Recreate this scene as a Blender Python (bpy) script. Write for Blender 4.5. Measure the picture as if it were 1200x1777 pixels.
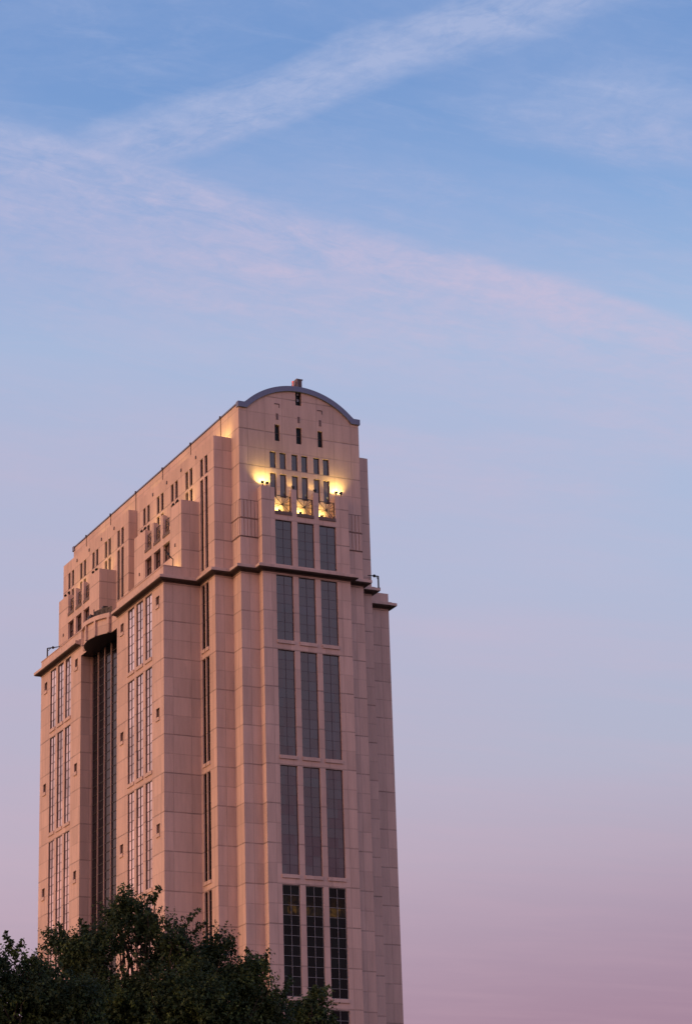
import bpy, bmesh, math, random
from mathutils import Vector, Matrix
import numpy as np
R = math.radians
for o in list(bpy.data.objects): bpy.data.objects.remove(o)
S = bpy.context.scene
COL = S.collection
GZ = 4.0            # all tower coordinates are measured 4 m above the ground datum

# ------------------------------------------------------------------ camera
cd = bpy.data.cameras.new('camera'); cam = bpy.data.objects.new('camera', cd); COL.objects.link(cam)
cam.location = (-148.431, -307.980, -2.288 + GZ)
cam.rotation_euler = (1.9137354, 0.0256721, -0.4484518)
cd.sensor_fit = 'AUTO'; cd.sensor_width = 36.0
cd.lens = 4248.61 / 1777 * 36
cd.shift_x = (600 - 564.43) / 1777
cd.shift_y = (918.81 - 888.5) / 1777
cd.clip_start = 0.5; cd.clip_end = 20000
S.camera = cam

# ------------------------------------------------------------------ sky and sun
SUN_DIR = Vector((-1.0, 0.10, 0.16)).normalized()
def srgb(r, g, b):
    f = lambda c: (c / 255 / 12.92) if c / 255 <= .04045 else ((c / 255 + .055) / 1.055) ** 2.4
    return (f(r), f(g), f(b), 1)
W = bpy.data.worlds.new("World"); S.world = W; W.use_nodes = True
nt = W.node_tree; nt.nodes.clear()
def N(t, tree=None, **k):
    n = (tree or nt).nodes.new(t)
    for a, b in k.items(): setattr(n, a, b)
    return n
def link(a, b, tree=None): (tree or nt).links.new(a, b)
def math_(op, a, b=None, c=None, tree=None, clamp=False):
    n = N('ShaderNodeMath', tree, operation=op); n.use_clamp = clamp
    for i, v in enumerate((a, b, c)):
        if v is None: continue
        if isinstance(v, (int, float)): n.inputs[i].default_value = v
        else: link(v, n.inputs[i], tree)
    return n.outputs[0]
def ramp(fac, stops, tree=None, interp='LINEAR'):
    n = N('ShaderNodeValToRGB', tree); cr = n.color_ramp; cr.interpolation = interp
    while len(cr.elements) > 1: cr.elements.remove(cr.elements[0])
    cr.elements[0].position = stops[0][0]; cr.elements[0].color = stops[0][1]
    for p, c in stops[1:]:
        e = cr.elements.new(p); e.color = c
    link(fac, n.inputs[0], tree); return n.outputs[0]
def G(v): return (v, v, v, 1)
def mixc(fac, a, b, tree=None, blend='MIX'):
    n = N('ShaderNodeMix', tree, data_type='RGBA', blend_type=blend)
    for i, v in ((0, fac), (6, a), (7, b)):
        if isinstance(v, (int, float)): n.inputs[i].default_value = v
        elif isinstance(v, tuple): n.inputs[i].default_value = v
        else: link(v, n.inputs[i], tree)
    return n.outputs[2]
tc = N('ShaderNodeTexCoord'); D = tc.outputs['Generated']
sep = N('ShaderNodeSeparateXYZ'); link(D, sep.inputs[0]); dx, dy, dz = sep.outputs
base = ramp(math_('MAXIMUM', dz, 0.0), [
    (0.0, srgb(150, 108, 130)), (.143, srgb(148, 112, 144)), (.206, srgb(177, 164, 187)), (.25, srgb(169, 175, 202)),
    (.318, srgb(168, 183, 215)), (.405, srgb(159, 184, 221)), (.455, srgb(130, 165, 215)), (.50, srgb(110, 148, 205)),
    (.62, srgb(92, 132, 195)), (1.0, srgb(60, 95, 160))])
# high cirrus: coordinates on the cloud plane overhead
zc = math_('MAXIMUM', dz, 0.06)
px = math_('DIVIDE', dx, zc); py = math_('DIVIDE', dy, zc)
cmb = N('ShaderNodeCombineXYZ'); link(px, cmb.inputs[0]); link(py, cmb.inputs[1]); Pc = cmb.outputs[0]
def noise(vec, scale, detail=5, rough=.55, dist=0.0, tree=None):
    n = N('ShaderNodeTexNoise', tree); n.inputs['Scale'].default_value = scale; n.inputs['Detail'].default_value = detail
    n.inputs['Roughness'].default_value = rough; n.inputs['Distortion'].default_value = dist
    link(vec, n.inputs['Vector'], tree); return n.outputs['Fac']
wob = noise(Pc, 5.0, 4)
wob = math_('MULTIPLY_ADD', wob, 0.10, -0.05)
def band(p0, p1, across, along, nscale, stretch, namp):
    """cloud streak along the line p0-p1 on the cloud plane"""
    t = Vector((p1[0] - p0[0], p1[1] - p0[1])); t.normalize(); n = Vector((-t.y, t.x))
    a = math_('ADD', math_('MULTIPLY', px, t.x), math_('MULTIPLY', py, t.y))
    v = math_('ADD', math_('MULTIPLY', px, n.x), math_('MULTIPLY', py, n.y))
    v = math_('SUBTRACT', v, p0[0] * n.x + p0[1] * n.y); a = math_('SUBTRACT', a, p0[0] * t.x + p0[1] * t.y)
    c = N('ShaderNodeCombineXYZ'); link(math_('MULTIPLY', a, stretch), c.inputs[0]); link(v, c.inputs[1])
    nz = noise(c.outputs[0], nscale, 7, .62, .4)
    wv = noise(c.outputs[0], nscale * .8, 3, .5, .2)
    v2 = math_('ADD', math_('ADD', v, math_('MULTIPLY_ADD', wv, namp * 1.3, -namp * .65)), math_('MULTIPLY_ADD', nz, namp, -namp / 2))
    nz = math_('MULTIPLY_ADD', noise(c.outputs[0], nscale * 3.2, 6, .7, .8), .55, math_('MULTIPLY', nz, .48))
    m = ramp(math_('ADD', v2, 0.5), [(0.5 + p, G(q)) for p, q in across], interp='EASE')
    al = ramp(math_('MULTIPLY_ADD', a, 0.25, 0.5), [(0.5 + p * .25, G(q)) for p, q in along], interp='EASE')
    tex = ramp(nz, [(.36, G(.18)), (.50, G(.72)), (.64, G(1))])
    return math_('MULTIPLY', math_('MULTIPLY', m, al), tex)
# contrail-like streak rising to the right
b1 = band((.664, 1.73), (.868, 1.383), [(-.056, 0), (-.020, .75), (.0, .9), (.020, .75), (.050, 0)], [(-.12, 0), (.0, .75), (.15, .95), (.40, .9), (.52, .45)], 14, .45, .040)
# broad veil descending to the right with a bright upper edge
b2 = band((.617, 1.748), (1.301, 1.852), [(-.036, 0), (-.002, .9), (.028, 1.0), (.07, .72), (.18, .46), (.36, 0)], [(-.3, .6), (.0, .95), (.4, .85), (.75, .8), (1.4, .1)], 8, .40, .045)
b8 = band((.985, 1.905), (1.30, 1.94), [(-.07, 0), (.0, .65), (.07, 0)], [(-.35, 0), (.0, .7), (.3, 1), (.8, .2)], 7, .35, .08)
b3 = band((.624, 1.925), (.672, 1.795), [(-.02, 0), (.0, .6), (.02, 0)], [(-.1, .6), (.1, .7), (.2, 0)], 8, .4, .03)
b4 = band((.95, 1.52), (1.2, 1.50), [(-.08, 0), (.0, .45), (.08, 0)], [(-.1, 0), (.09, 1), (.3, .3)], 7, .6, .12)
b5 = band((1.20, 2.27), (1.55, 2.21), [(-.10, 0), (.0, .45), (.14, .25), (.25, 0)], [(-.3, .3), (.0, .9), (.25, 1), (.38, 0)], 4, .35, .14)
b6 = band((1.5, 2.9), (2.2, 2.75), [(-.15, 0), (.0, .35), (.18, 0)], [(-.5, .1), (.3, 1), (1.0, 0)], 3, .3, .2)
b7 = band((.50, 1.60), (.80, 1.42), [(-.12, 0), (.0, .30), (.12, 0)], [(-.2, .5), (.1, .9), (.4, 0)], 6, .4, .2)
cl = b1
for b in (b8, b2, b3, b4, b5, b6, b7): cl = math_('MAXIMUM', cl, b)
st = N('ShaderNodeMapping'); st.inputs['Scale'].default_value = (1.0, 3.2, 1); st.inputs['Rotation'].default_value = (0, 0, .15); link(Pc, st.inputs['Vector'])
gen = ramp(noise(st.outputs[0], 1.7, 7, .6, .3), [(.42, G(0)), (.75, G(.35))])
dap = ramp(noise(Pc, 34, 6, .68, .5), [(.34, G(.70)), (.62, G(1.12))])
gen2 = ramp(noise(st.outputs[0], 5.5, 7, .68, .9), [(.50, G(0)), (.72, G(.22))])
dk = ramp(dz, [(.27, G(0)), (.42, G(1))])
dap = mixc(dk, G(.92), dap)
gen2 = math_('MULTIPLY', gen2, dk)
cl = math_('MULTIPLY', math_('ADD', cl, math_('ADD', gen, gen2)), dap)
cl = math_('MINIMUM', cl, .95)
ccol = ramp(dz, [(.0, srgb(190, 135, 150)), (.2, srgb(198, 165, 186)), (.3, srgb(196, 180, 205)), (.44, srgb(205, 190, 216)), (.49, srgb(180, 188, 222)), (.7, srgb(150, 170, 210))])
sky = mixc(math_('MULTIPLY', cl, .76), base, ccol)
# pink low haze, stronger to the left (towards the afterglow) and in low bands
dn = N('ShaderNodeVectorMath', operation='DOT_PRODUCT'); link(D, dn.inputs[0]); dn.inputs[1].default_value = Vector((-1, .10, 0)).normalized()
sd = dn.outputs['Value']
left = ramp(math_('MULTIPLY_ADD', sd, .5, .5), [(.22, G(0)), (.36, G(1))])
lowm = ramp(dz, [(.0, G(1)), (.25, G(.9)), (.36, G(.62)), (.42, G(.25)), (.5, G(0))])
sky = mixc(math_('MULTIPLY', math_('MULTIPLY', left, lowm), .42), sky, srgb(200, 166, 184))
rt = ramp(math_('MULTIPLY_ADD', sd, -.5, .5), [(.60, G(0)), (.78, G(1))])
lm2 = ramp(dz, [(.12, G(1)), (.19, G(.45)), (.24, G(0))])
sky = mixc(math_('MULTIPLY', math_('MULTIPLY', rt, lm2), .75), sky, srgb(150, 106, 142))
# afterglow round the set sun
glow = math_('POWER', math_('MAXIMUM', sd, 0.0), 1.35)
gel = ramp(dz, [(0.0, G(1)), (.12, G(1)), (.35, G(.62)), (.7, G(.15)), (1, G(0))])
gl = math_('MULTIPLY', glow, gel)
gcol = mixc(1.0, srgb(255, 165, 102), srgb(255, 165, 102))
glc = N('ShaderNodeVectorMath', operation='SCALE'); link(gcol, glc.inputs[0]); link(math_('MULTIPLY', gl, 1.75), glc.inputs['Scale'])
# the sky behind the camera is made brighter and pinker to light the front
back_gain = ramp(math_('MULTIPLY_ADD', dy, .5, .5), [(.1, (1.65, 1.28, 1.2, 1)), (.50, (1.28, 1.1, 1.05, 1)), (.62, G(1))])
sky = mixc(1.0, sky, back_gain, blend='MULTIPLY')
add = N('ShaderNodeVectorMath', operation='ADD'); link(sky, add.inputs[0]); link(glc.outputs[0], add.inputs[1])
nis = N('ShaderNodeTexSky', sky_type='NISHITA'); nis.sun_disc = False; nis.sun_elevation = R(3); nis.sun_rotation = R(-84)
bg1 = N('ShaderNodeBackground'); link(add.outputs[0], bg1.inputs[0]); bg1.inputs[1].default_value = 0.95
bg2 = N('ShaderNodeBackground'); link(nis.outputs[0], bg2.inputs[0]); bg2.inputs[1].default_value = 0.05
ad = N('ShaderNodeAddShader'); link(bg1.outputs[0], ad.inputs[0]); link(bg2.outputs[0], ad.inputs[1])
wo = N('ShaderNodeOutputWorld'); link(ad.outputs[0], wo.inputs[0])

sl = bpy.data.lights.new('sun', 'SUN'); so = bpy.data.objects.new('sun', sl); COL.objects.link(so)
sl.energy = 1.1; sl.angle = R(22); sl.color = (1.0, .60, .32)
so.rotation_euler = (-SUN_DIR).to_track_quat('-Z', 'Y').to_euler(); so.location = (-300, 30, 150)
S.view_settings.view_transform = 'Standard'; S.view_settings.look = 'None'; S.view_settings.exposure = 0; S.view_settings.gamma = 1
S.view_settings.use_curve_mapping = False
S.render.engine = 'CYCLES'

# ------------------------------------------------------------------ materials
def mat(name):
    m = bpy.data.materials.new(name); m.use_nodes = True
    b = m.node_tree.nodes['Principled BSDF']; return m, m.node_tree, b
def plain(name, col, rough=.6, metal=0, emit=None, es=0, var=.15, nscale=2.0):
    m, t, b = mat(name)
    tcn = N('ShaderNodeTexCoord', t)
    nz = noise(tcn.outputs['Object'], nscale, 4, .6, 0, t)
    c = mixc(nz, tuple(v * (1 - var) for v in col[:3]) + (1,), tuple(min(1, v * (1 + var)) for v in col[:3]) + (1,), t)
    link(c, b.inputs['Base Color'], t); b.inputs['Roughness'].default_value = rough; b.inputs['Metallic'].default_value = metal
    if emit: b.inputs['Emission Color'].default_value = emit; b.inputs['Emission Strength'].default_value = es
    return m
J0, DJ = 95.119, 5.7227
def stone(name, col, jd=.62):
    m, t, b = mat(name)
    tcn = N('ShaderNodeTexCoord', t); sx = N('ShaderNodeSeparateXYZ', t); link(tcn.outputs['Object'], sx.inputs[0], t)
    ge = N('ShaderNodeNewGeometry', t); sn = N('ShaderNodeSeparateXYZ', t); link(ge.outputs['True Normal'], sn.inputs[0], t)
    isx = math_('GREATER_THAN', math_('ABSOLUTE', sn.outputs[0], tree=t), .5, tree=t)
    isz = math_('GREATER_THAN', math_('ABSOLUTE', sn.outputs[2], tree=t), .5, tree=t)
    ym = math_('SUBTRACT', sx.outputs[1], 19.71, tree=t)
    u = math_('ADD', math_('MULTIPLY', ym, isx, tree=t), math_('MULTIPLY', sx.outputs[0], math_('SUBTRACT', 1, isx, tree=t), tree=t), tree=t)
    def line(v, period, off, w):
        q = math_('DIVIDE', math_('SUBTRACT', v, off, tree=t), period, tree=t)
        d = math_('MULTIPLY', math_('ABSOLUTE', math_('SUBTRACT', q, math_('ROUND', q, tree=t), tree=t), tree=t), period, tree=t)
        return math_('SUBTRACT', 1, math_('MULTIPLY', d, 1 / w, tree=t), tree=t, clamp=True), q
    zz = sx.outputs[2]
    h1, _ = line(zz, DJ, J0, .14); h2, qz = line(zz, DJ / 2, J0, .11); v1, qu = line(u, DJ / 2, 0, .10)
    jn = math_('MAXIMUM', math_('MULTIPLY', h1, 1.0, tree=t), math_('MAXIMUM', math_('MULTIPLY', h2, .5, tree=t), math_('MULTIPLY', v1, .45, tree=t), tree=t), tree=t)
    jn = math_('MULTIPLY', jn, math_('SUBTRACT', 1, isz, tree=t), tree=t)
    # joints are broken up by dirt
    br = ramp(noise(tcn.outputs['Object'], .35, 4, .6, 0, t), [(.35, G(.45)), (.65, G(1))], t)
    jn = math_('MULTIPLY', jn, br, tree=t)
    cc = N('ShaderNodeCombineXYZ', t)
    link(math_('FLOOR', qu, tree=t), cc.inputs[0], t); link(math_('FLOOR', qz, tree=t), cc.inputs[1], t); link(isx, cc.inputs[2], t)
    wn = N('ShaderNodeTexWhiteNoise', t, noise_dimensions='3D'); link(cc.outputs[0], wn.inputs['Vector'], t)
    mp = N('ShaderNodeMapping', t); mp.inputs['Scale'].default_value = (1, 1, .12); link(tcn.outputs['Object'], mp.inputs['Vector'], t)
    streak = noise(mp.outputs[0], 1.3, 6, .65, .2, t)
    blot = noise(tcn.outputs['Object'], .09, 3, .5, 0, t)
    fine = noise(tcn.outputs['Object'], 9, 3, .7, 0, t)
    val = math_('ADD', math_('MULTIPLY', math_('SUBTRACT', wn.outputs['Value'], .5, tree=t), .17, tree=t), 1.0, tree=t)
    val = math_('ADD', val, math_('MULTIPLY', math_('SUBTRACT', streak, .5, tree=t), .52, tree=t), tree=t)
    val = math_('ADD', val, math_('MULTIPLY', math_('SUBTRACT', blot, .5, tree=t), .22, tree=t), tree=t)
    val = math_('ADD', val, math_('MULTIPLY', math_('SUBTRACT', fine, .5, tree=t), .22, tree=t), tree=t)
    val = math_('MULTIPLY', val, math_('SUBTRACT', 1, math_('MULTIPLY', jn, jd, tree=t), tree=t), tree=t)
    sc = N('ShaderNodeVectorMath', t, operation='SCALE'); sc.inputs[0].default_value = col; link(val, sc.inputs['Scale'], t)
    link(sc.outputs[0], b.inputs['Base Color'], t)
    b.inputs['Roughness'].default_value = .75
    bp = N('ShaderNodeBump', t); bp.inputs['Strength'].default_value = .5; bp.inputs['Distance'].default_value = .05
    link(math_('SUBTRACT', math_('MULTIPLY', fine, .25, tree=t), jn, tree=t), bp.inputs['Height'], t); link(bp.outputs[0], b.inputs['Normal'], t)
    return m
def glass(name, tint, refl, rough=.06, warp=.02, metal=.0, emit=False):
    """coated window glass: dark body, mirror-like coat, each pane very slightly out of true"""
    m, t, b = mat(name)
    tcn = N('ShaderNodeTexCoord', t); sx = N('ShaderNodeSeparateXYZ', t); link(tcn.outputs['Object'], sx.inputs[0], t)
    cc = N('ShaderNodeCombineXYZ', t)
    for i, (s, o) in enumerate(((1.37, .0), (1.33, .2), (DJ / 4, J0))):
        link(math_('FLOOR', math_('DIVIDE', math_('SUBTRACT', sx.outputs[i], o, tree=t), s, tree=t), tree=t), cc.inputs[i], t)
    wn = N('ShaderNodeTexWhiteNoise', t, noise_dimensions='3D'); link(cc.outputs[0], wn.inputs['Vector'], t)
    ge = N('ShaderNodeNewGeometry', t)
    off = N('ShaderNodeVectorMath', t, operation='SUBTRACT'); link(wn.outputs['Color'], off.inputs[0], t); off.inputs[1].default_value = (.5, .5, .5)
    sc = N('ShaderNodeVectorMath', t, operation='SCALE'); link(off.outputs[0], sc.inputs[0], t); sc.inputs['Scale'].default_value = warp
    nn = N('ShaderNodeVectorMath', t, operation='ADD'); link(ge.outputs['Normal'], nn.inputs[0], t); link(sc.outputs[0], nn.inputs[1], t)
    nm = N('ShaderNodeVectorMath', t, operation='NORMALIZE'); link(nn.outputs[0], nm.inputs[0], t)
    link(nm.outputs[0], b.inputs['Normal'], t)
    nz = ramp(noise(tcn.outputs['Object'], .10, 4, .6, .5, t), [(.38, G(0)), (.62, G(1))], t)  # broad patches put an uneven sky reflection into the glass colour
    c = mixc(nz, tuple(v * .5 for v in tint[:3]) + (1,), tint, t)
    c = mixc(math_('MULTIPLY', wn.outputs['Value'], .3, tree=t), c, tuple(v * .6 for v in tint[:3]) + (1,), t)
    link(c, b.inputs['Base Color'], t)
    b.inputs['Roughness'].default_value = rough; b.inputs['Metallic'].default_value = metal
    b.inputs['IOR'].default_value = refl
    if emit:   # amber reflection band painted into the lower glass as a weak glow
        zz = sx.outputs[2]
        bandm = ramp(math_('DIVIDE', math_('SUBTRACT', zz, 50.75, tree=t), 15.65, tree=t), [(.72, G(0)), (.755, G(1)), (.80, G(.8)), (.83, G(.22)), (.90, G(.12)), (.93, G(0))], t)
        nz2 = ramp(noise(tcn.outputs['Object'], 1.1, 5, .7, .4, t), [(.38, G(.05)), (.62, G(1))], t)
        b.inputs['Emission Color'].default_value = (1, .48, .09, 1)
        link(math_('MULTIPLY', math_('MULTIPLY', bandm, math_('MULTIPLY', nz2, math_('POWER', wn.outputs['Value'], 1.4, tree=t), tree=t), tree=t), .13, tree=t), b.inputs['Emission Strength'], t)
    return m
M = {}
M['stone'] = stone('pink_precast_stone', (.575, .405, .325), .66)
M['stone_plain'] = stone('pink_precast_trim', (.56, .40, .325), .3)
M['fin'] = plain('pink_metal_fin', (.30, .20, .175), .5)
M['soffit_shade'] = plain('brown_shade_soffit', (.085, .058, .048), .8, nscale=1.5, var=.4)  # dark tone stands in for the shade under the cornice
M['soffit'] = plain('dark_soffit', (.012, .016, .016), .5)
M['roofmetal'] = plain('blue_grey_roof_metal', (.145, .155, .215), .42, .35)
M['frame_dark'] = plain('bronze_window_frame', (.075, .042, .034), .45, .3)
M['frame_light'] = plain('grey_window_frame', (.22, .22, .22), .5, .2)
M['frame_slate'] = plain('slate_window_frame', (.085, .058, .070), .5, .1)
M['glass_front'] = glass('slate_coated_glass', (.052, .032, .046, 1), 1.72, .12, .035)
M['glass_side'] = glass('bronze_coated_glass', (.86, .68, .60, 1), 1.6, .12, .06, 1.0)
M['glass_low'] = glass('clear_dark_glass_amber_refl', (.006, .013, .012, 1), 1.22, .08, .05, emit=True)
M['glass_low_clear'] = glass('clear_dark_glass_plain', (.006, .012, .015, 1), 1.22, .08, .05)
M['glass_deep'] = glass('deep_dark_glass', (.008, .008, .012, 1), 1.25, .12, .03)
M['louvre'] = plain('brown_louvre', (.16, .10, .085), .6)
M['curb'] = plain('weathered_brown_curb', (.15, .105, .085), .8, nscale=4, var=.35)
M['housing'] = plain('dull_grey_housing', (.17, .13, .13), .6)
M['black'] = plain('black_painted_metal', (.015, .014, .014), .5)
M['rail'] = plain('dark_grille_metal', (.045, .035, .035), .5, .3)
M['lens'] = plain('lit_lamp_lens', (.9, .8, .5), .3, 0, (1, .72, .28, 1), 14)
M['lens_dim'] = plain('lit_lamp_lens_small', (.9, .8, .5), .3, 0, (1, .72, .28, 1), 5)
M['beacon'] = plain('red_beacon_lens', (.4, .06, .05), .3, 0, (1, .16, .12, 1), .7)
M['roofdeck'] = plain('roof_deck', (.20, .17, .16), .9)

# ------------------------------------------------------------------ mesh helpers
def newobj(name, bm, m, parent=None, kind=None, gz=True):
    me = bpy.data.meshes.new(name); bm.to_mesh(me); bm.free(); me.materials.append(m)
    o = bpy.data.objects.new(name, me); COL.objects.link(o)
    if parent: o.parent = parent
    if gz and (parent is None or parent.get('_root')): o.location = (0, 0, GZ)
    if kind: o['kind'] = kind
    return o
def BM(): return bmesh.new()
def quad(bm, pts, nrm=None):
    v = [bm.verts.new(p) for p in pts]
    f = bm.faces.new(v)
    if nrm is not None:
        f.normal_update()
        if f.normal.dot(Vector(nrm)) < 0: f.normal_flip()
    return f
def box(bm, x0, x1, y0, y1, z0, z1):
    if x0 > x1: x0, x1 = x1, x0
    if y0 > y1: y0, y1 = y1, y0
    v = [bm.verts.new(p) for p in ((x0,y0,z0),(x1,y0,z0),(x1,y1,z0),(x0,y1,z0),(x0,y0,z1),(x1,y0,z1),(x1,y1,z1),(x0,y1,z1))]
    for f in ((0,3,2,1),(4,5,6,7),(0,1,5,4),(1,2,6,5),(2,3,7,6),(3,0,4,7)): bm.faces.new([v[i] for i in f])
class Plane:
    """axis-aligned facade: a = 'X' or 'Y' (normal axis), c its coordinate, s the outward sign"""
    def __init__(s, a, c, sg): s.a, s.c, s.s = a, c, sg
    def p(s, u, n, z): return (u, s.c + s.s * n, z) if s.a == 'Y' else (s.c + s.s * n, u, z)
    def nrm(s): return (0, s.s, 0) if s.a == 'Y' else (s.s, 0, 0)
    def box(s, bm, u0, u1, n0, n1, z0, z1):
        if s.a == 'Y': box(bm, u0, u1, s.c + s.s * n0, s.c + s.s * n1, z0, z1)
        else: box(bm, s.c + s.s * n0, s.c + s.s * n1, u0, u1, z0, z1)
def wall(bm, P, u0, u1, z0, z1, holes=(), skip=()):
    us = sorted({u0, u1, *[h[i] for h in list(holes) + list(skip) for i in (0, 1) if u0 < h[i] < u1]})
    zs = sorted({z0, z1, *[h[i] for h in list(holes) + list(skip) for i in (2, 3) if z0 < h[i] < z1]})
    for i in range(len(us) - 1):
        for j in range(len(zs) - 1):
            cu, cz = (us[i] + us[i+1]) / 2, (zs[j] + zs[j+1]) / 2
            if any(h[0] < cu < h[1] and h[2] < cz < h[3] for h in list(holes) + list(skip)): continue
            quad(bm, [P.p(us[i], 0, zs[j]), P.p(us[i+1], 0, zs[j]), P.p(us[i+1], 0, zs[j+1]), P.p(us[i], 0, zs[j+1])], P.nrm())
    for h in holes:
        a, b, c, d, dp = h[:5]
        quad(bm, [P.p(a, 0, c), P.p(a, -dp, c), P.p(a, -dp, d), P.p(a, 0, d)])
        quad(bm, [P.p(b, 0, c), P.p(b, -dp, c), P.p(b, -dp, d), P.p(b, 0, d)])
        quad(bm, [P.p(a, 0, c), P.p(b, 0, c), P.p(b, -dp, c), P.p(a, -dp, c)])
        quad(bm, [P.p(a, 0, d), P.p(b, 0, d), P.p(b, -dp, d), P.p(a, -dp, d)])
def label(o, lab, cat=None, group=None):
    o['label'] = lab
    if cat: o['category'] = cat
    if group: o['group'] = group

# ------------------------------------------------------------------ ground
bm = BM(); quad(bm, [(-9000, -9000, 0), (9000, -9000, 0), (9000, 9000, 0), (-9000, 9000, 0)], (0, 0, 1))
g = newobj('ground', bm, plain('grass_and_earth', (.035, .045, .02), .95, nscale=.2, var=.5), kind='structure', gz=False)
bm = BM(); quad(bm, [(-60, -40, .012), (60, -40, .012), (60, 115, .012), (-60, 115, .012)], (0, 0, 1))
g = newobj('pavement', bm, plain('pavement_concrete', (.11, .095, .09), .9), kind='structure', gz=False)

# ------------------------------------------------------------------ the tower
A0, A1, A2, A3, AB, AG = 7.134, 10.0, 12.857, 18.637, 15.71, 16.60
Y1, Y2, Y3, Y4, L = 1.398, 4.288, 10.045, 28.946, 73.741
ZB = -GZ
T = bpy.data.objects.new('office_tower', None); COL.objects.link(T); T['_root'] = 1
label(T, 'pink stone postmodern office tower with arched roof gable and long window strips', 'building')
ROWS = [(102.25, 112.2), (85.05, 100.8), (67.85, 83.6), (50.75, 66.4), (33.5, 49.2)]
ROWS_LOW = [(16.4, 32.1), (2.0, 14.9)]
SQZ = [110.95 - 17.17 * k for k in range(4)]
windows = []      # (plane, u0,u1,z0,z1,depth, kind)
def bays(cols, rows, depth): return [(a, b, c, d, depth) for (a, b) in cols for (c, d) in rows]
def make_window(P, u0, u1, z0, z1, depth, fm, gm, cols=2, rowh=DJ / 4, name='window', fw=.11, sill=True, bw=.075, proud=.06):
    bm = BM(); n0 = -depth + .012; n1 = -depth + .012 + proud + .05
    P.box(bm, u0, u0 + fw, n0, n1, z0, z1); P.box(bm, u1 - fw, u1, n0, n1, z0, z1)
    P.box(bm, u0 + fw, u1 - fw, n0, n1, z0, z0 + fw); P.box(bm, u0 + fw, u1 - fw, n0, n1, z1 - fw, z1)
    for i in range(1, cols):
        c = u0 + (u1 - u0) * i / cols; P.box(bm, c - bw / 2, c + bw / 2, n0, n1 + .02, z0 + fw, z1 - fw)
    nr = max(1, round((z1 - z0) / rowh)) if rowh else 1
    for j in range(1, nr):
        c = z0 + (z1 - z0) * j / nr
        P.box(bm, u0 + fw, u1 - fw, n0, n1 - .012, c - bw / 2, c + bw / 2)
    w = newobj(name, bm, fm, T)
    bm = BM(); quad(bm, [P.p(u0, -depth, z0), P.p(u1, -depth, z0), P.p(u1, -depth, z1), P.p(u0, -depth, z1)], P.nrm())
    newobj('pane', bm, gm, w)
    if sill:
        bm = BM(); P.box(bm, u0 - .03, u1 + .03, -.05, .16, z0 - .52, z0 - .002); newobj('sill', bm, M['stone_plain'], w)
    return w

# front bay ---------------------------------------------------------
F0 = Plane('Y', 0, -1)
FC = [(-4.97, -2.23), (-1.37, 1.37), (2.23, 4.97)]
rows = [(113.8, 120.8)] + ROWS + ROWS_LOW
SILLZ = 121.95
bm = BM()
wall(bm, F0, -A0, A0, ZB, 125.8, bays(FC, rows, .30), [(-4.97, 4.97, SILLZ, 125.8)])
for s in (-1, 1):
    quad(bm, [(s*A0, 0, ZB), (s*A0, Y1, ZB), (s*A0, Y1, 125.8), (s*A0, 0, 125.8)], (s, 0, 0))
    quad(bm, [(s*4.97, 0, SILLZ), (s*4.97, Y1, SILLZ), (s*4.97, Y1, 125.8), (s*4.97, 0, 125.8)], (-s, 0, 0))
    quad(bm, [(s*4.97, 0, 125.8), (s*A0, 0, 125.8), (s*A0, Y1, 125.8), (s*4.97, Y1, 125.8)], (0, 0, 1))
quad(bm, [(-4.97, 0, SILLZ), (4.97, 0, SILLZ), (4.97, Y1, SILLZ), (-4.97, Y1, SILLZ)], (0, 0, 1))
newobj('front_bay', bm, M['stone'], T)
for (a, b) in FC:
    for k, (c, d) in enumerate(rows):
        low = k == 4
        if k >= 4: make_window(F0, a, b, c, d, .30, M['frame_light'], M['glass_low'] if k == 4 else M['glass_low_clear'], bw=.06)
        else: make_window(F0, a, b, c, d, .30, M['frame_slate'], M['glass_front'], bw=.045, fw=.07, proud=-.026)
def fin(P, u0, u1, zs, zt, depth=.92):
    """short wall fin with a quarter-round back shoulder"""
    prof = [(0, zs), (0, zt), (-.35, zt)] + [(-.35 - (depth - .35) * math.sin(a), zt - .75 * (1 - math.cos(a))) for a in [math.pi/2*i/6 for i in range(1, 7)]] + [(-depth, zs)]
    bm = BM(); A = [bm.verts.new(P.p(u0, n, z)) for n, z in prof]; B = [bm.verts.new(P.p(u1, n, z)) for n, z in prof]
    bm.faces.new(A); bm.faces.new(list(reversed(B)))
    for i in range(len(prof)): j = (i + 1) % len(prof); bm.faces.new([A[i], B[i], B[j], A[j]])
    bmesh.ops.recalc_face_normals(bm, faces=bm.faces)
    return newobj('bay_fin', bm, M['stone_plain'], T)
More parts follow.
